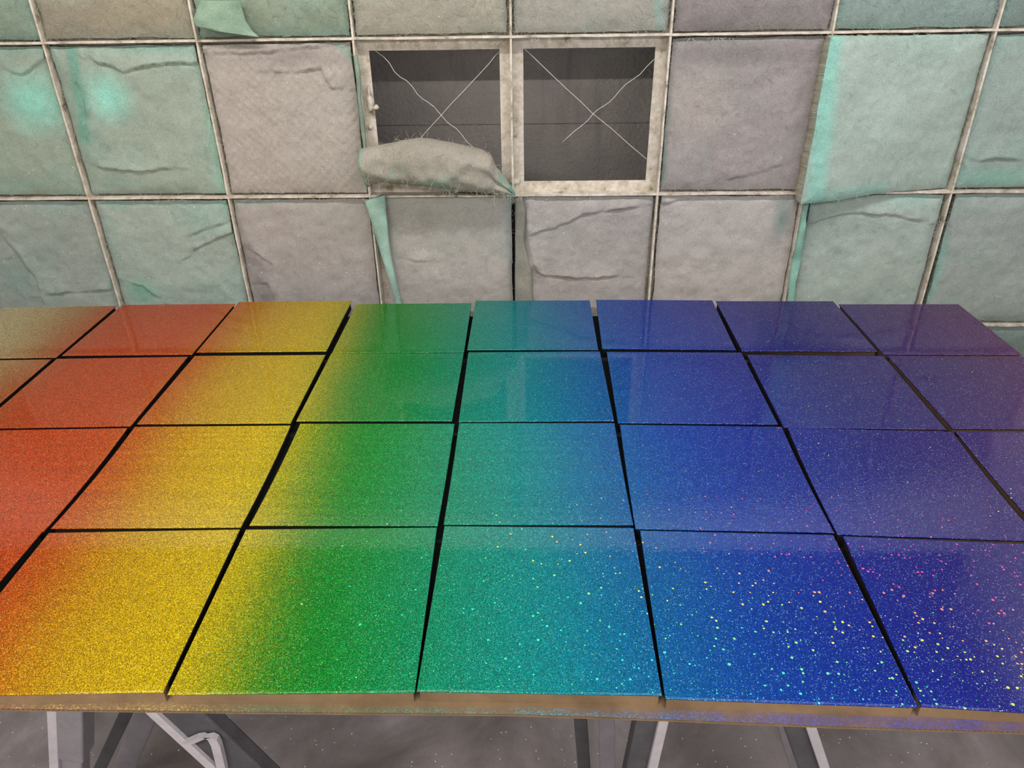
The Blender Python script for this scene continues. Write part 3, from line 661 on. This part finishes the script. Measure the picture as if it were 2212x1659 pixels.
# ------------------------------------------------------------------ the glitter squares
S, HT, HB = 0.405, 0.7502, 0.030
PANELS = {(1,0):(-.0572,-.503,.0283,1,1),(1,1):(.3637,-.4832,.0171,1.006,.9896),(1,2):(.7795,-.4608,.0168,1.008,.9947),(1,3):(1.211,-.4765,.0120,1.0150,.9560),
 (1,4):(1.6309,-.4552,.0002,1.0056,.9702),(1,5):(2.0571,-.4537,-.025,1.0133,.9661),(1,6):(2.4800,-.4684,-.0118,1.008,.9698),(1,7):(2.8982,-.4966,-.0081,1.0088,.9567),
 (2,0):(-.052,-.922,.032,1,1),(2,1):(.3684,-.9024,.0330,1,.985),(2,2):(.7901,-.8853,.0135,1.0045,.9745),(2,3):(1.2133,-.8718,.004,1.0170,.9731),
 (2,4):(1.638,-.868,.013,1.0029,.9956),(2,5):(2.0607,-.875,-.0159,1.0119,1.0123),(2,6):(2.4797,-.8975,-.024,.9996,1.0118),(2,7):(2.8998,-.9027,-.0146,1,1),
 (3,1):(.3801,-1.3165,.0345,1,.995),(3,2):(.8001,-1.2977,.018,1.0092,.9856),(3,3):(1.2264,-1.2857,.0029,.9994,.9909),(3,4):(1.6423,-1.2808,.0038,.9968,.9853),
 (3,5):(2.0573,-1.2946,-.0219,1.0147,.9974),(3,6):(2.4737,-1.3128,-.0445,.9999,.9996),(3,7):(2.8921,-1.3239,-.02,1,1),
 (4,1):(.3896,-1.718,.02,1,1),(4,2):(.8145,-1.7117,.0353,1,1),(4,3):(1.2308,-1.702,.0247,1.0033,1.0109),(4,4):(1.6425,-1.6951,-.0065,.9868,1.0179),
 (4,5):(2.0489,-1.7089,-.027,.9800,1.0126),(4,6):(2.461,-1.7266,-.0579,1,1)}
COLOUR = {0: 'champagne-to-orange', 1: 'orange', 2: 'golden yellow', 3: 'yellow-to-green', 4: 'teal-to-blue', 5: 'blue', 6: 'indigo', 7: 'violet'}
ROWN = {1: 'back row nearest the wall', 2: 'second row from the wall', 3: 'third row from the wall', 4: 'front row'}
def sheet_mesh(dish):
    n = 12; t = .003; h = S/2; e = .0016; us = [-h, -h+e*.3, -h+e, -h+e+.0012] + [(-1+2*k/n)*h for k in range(1, n)] + [h-e-.0012, h-e, h-e*.3, h]
    V = []; m = len(us)
    drop = lambda u: (e*1.0 if abs(u) >= h-1e-6 else (e*.3 if abs(u) >= h-e*.31 else 0))
    for x in us:
        for y in us: V.append((x, y, -max(drop(x), drop(y)) + dish*((y/h)**2-.5)))
    F = [(a*m+b, (a+1)*m+b, (a+1)*m+b+1, a*m+b+1) for a in range(m-1) for b in range(m-1)]
    ring = [a*m for a in range(m)] + [(m-1)*m+b for b in range(1, m)] + [a*m+m-1 for a in range(m-2, -1, -1)] + [b for b in range(m-2, 0, -1)]
    nb = len(V); q = len(ring); V += [(x, y, -t + dish*((y/h)**2-.5)) for x in us for y in us]
    F += [(ring[k], nb+ring[k], nb+ring[(k+1) % q], ring[(k+1) % q]) for k in range(q)] + [tuple(nb+i for i in f[::-1]) for f in F[:(m-1)**2]]
    return V, F
SH = {}
for key, dish in (('flat', 0.0), ('dished', 0.006)):
    V, F = sheet_mesh(dish); o = obj('painted_sheet', V, F, MAT['panel']); fix_normals(o); SH[key] = o.data; bpy.data.objects.remove(o)
    SH[key].polygons.foreach_set('use_smooth', [True]*len(SH[key].polygons))
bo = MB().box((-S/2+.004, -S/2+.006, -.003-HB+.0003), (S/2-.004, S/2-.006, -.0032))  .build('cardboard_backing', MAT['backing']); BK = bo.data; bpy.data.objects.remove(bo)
for (rw, cl), (x, y, rz, ka, kb) in PANELS.items():
    first = 0 if rw < 3 else 1
    nth = ['leftmost', 'second from the left', 'third from the left', 'fourth from the left', 'fifth from the left', 'sixth from the left', 'seventh from the left', 'rightmost'][cl-first]
    if (rw, cl) in ((3, 7), (4, 6)): nth = 'rightmost'
    p = empty('glitter_panel', (x, y, HT), rz)
    tag(p, f'{COLOUR[cl]} glitter square, {nth} in the {ROWN[rw]}', 'panel', 'rainbow glitter squares on the table')
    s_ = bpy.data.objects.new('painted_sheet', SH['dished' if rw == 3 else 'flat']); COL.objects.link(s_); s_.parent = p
    s_.scale = (ka, kb, 1)
    if rw == 3: s_.rotation_euler = (math.radians(.5), 0, 0); s_.location.z = -.0028
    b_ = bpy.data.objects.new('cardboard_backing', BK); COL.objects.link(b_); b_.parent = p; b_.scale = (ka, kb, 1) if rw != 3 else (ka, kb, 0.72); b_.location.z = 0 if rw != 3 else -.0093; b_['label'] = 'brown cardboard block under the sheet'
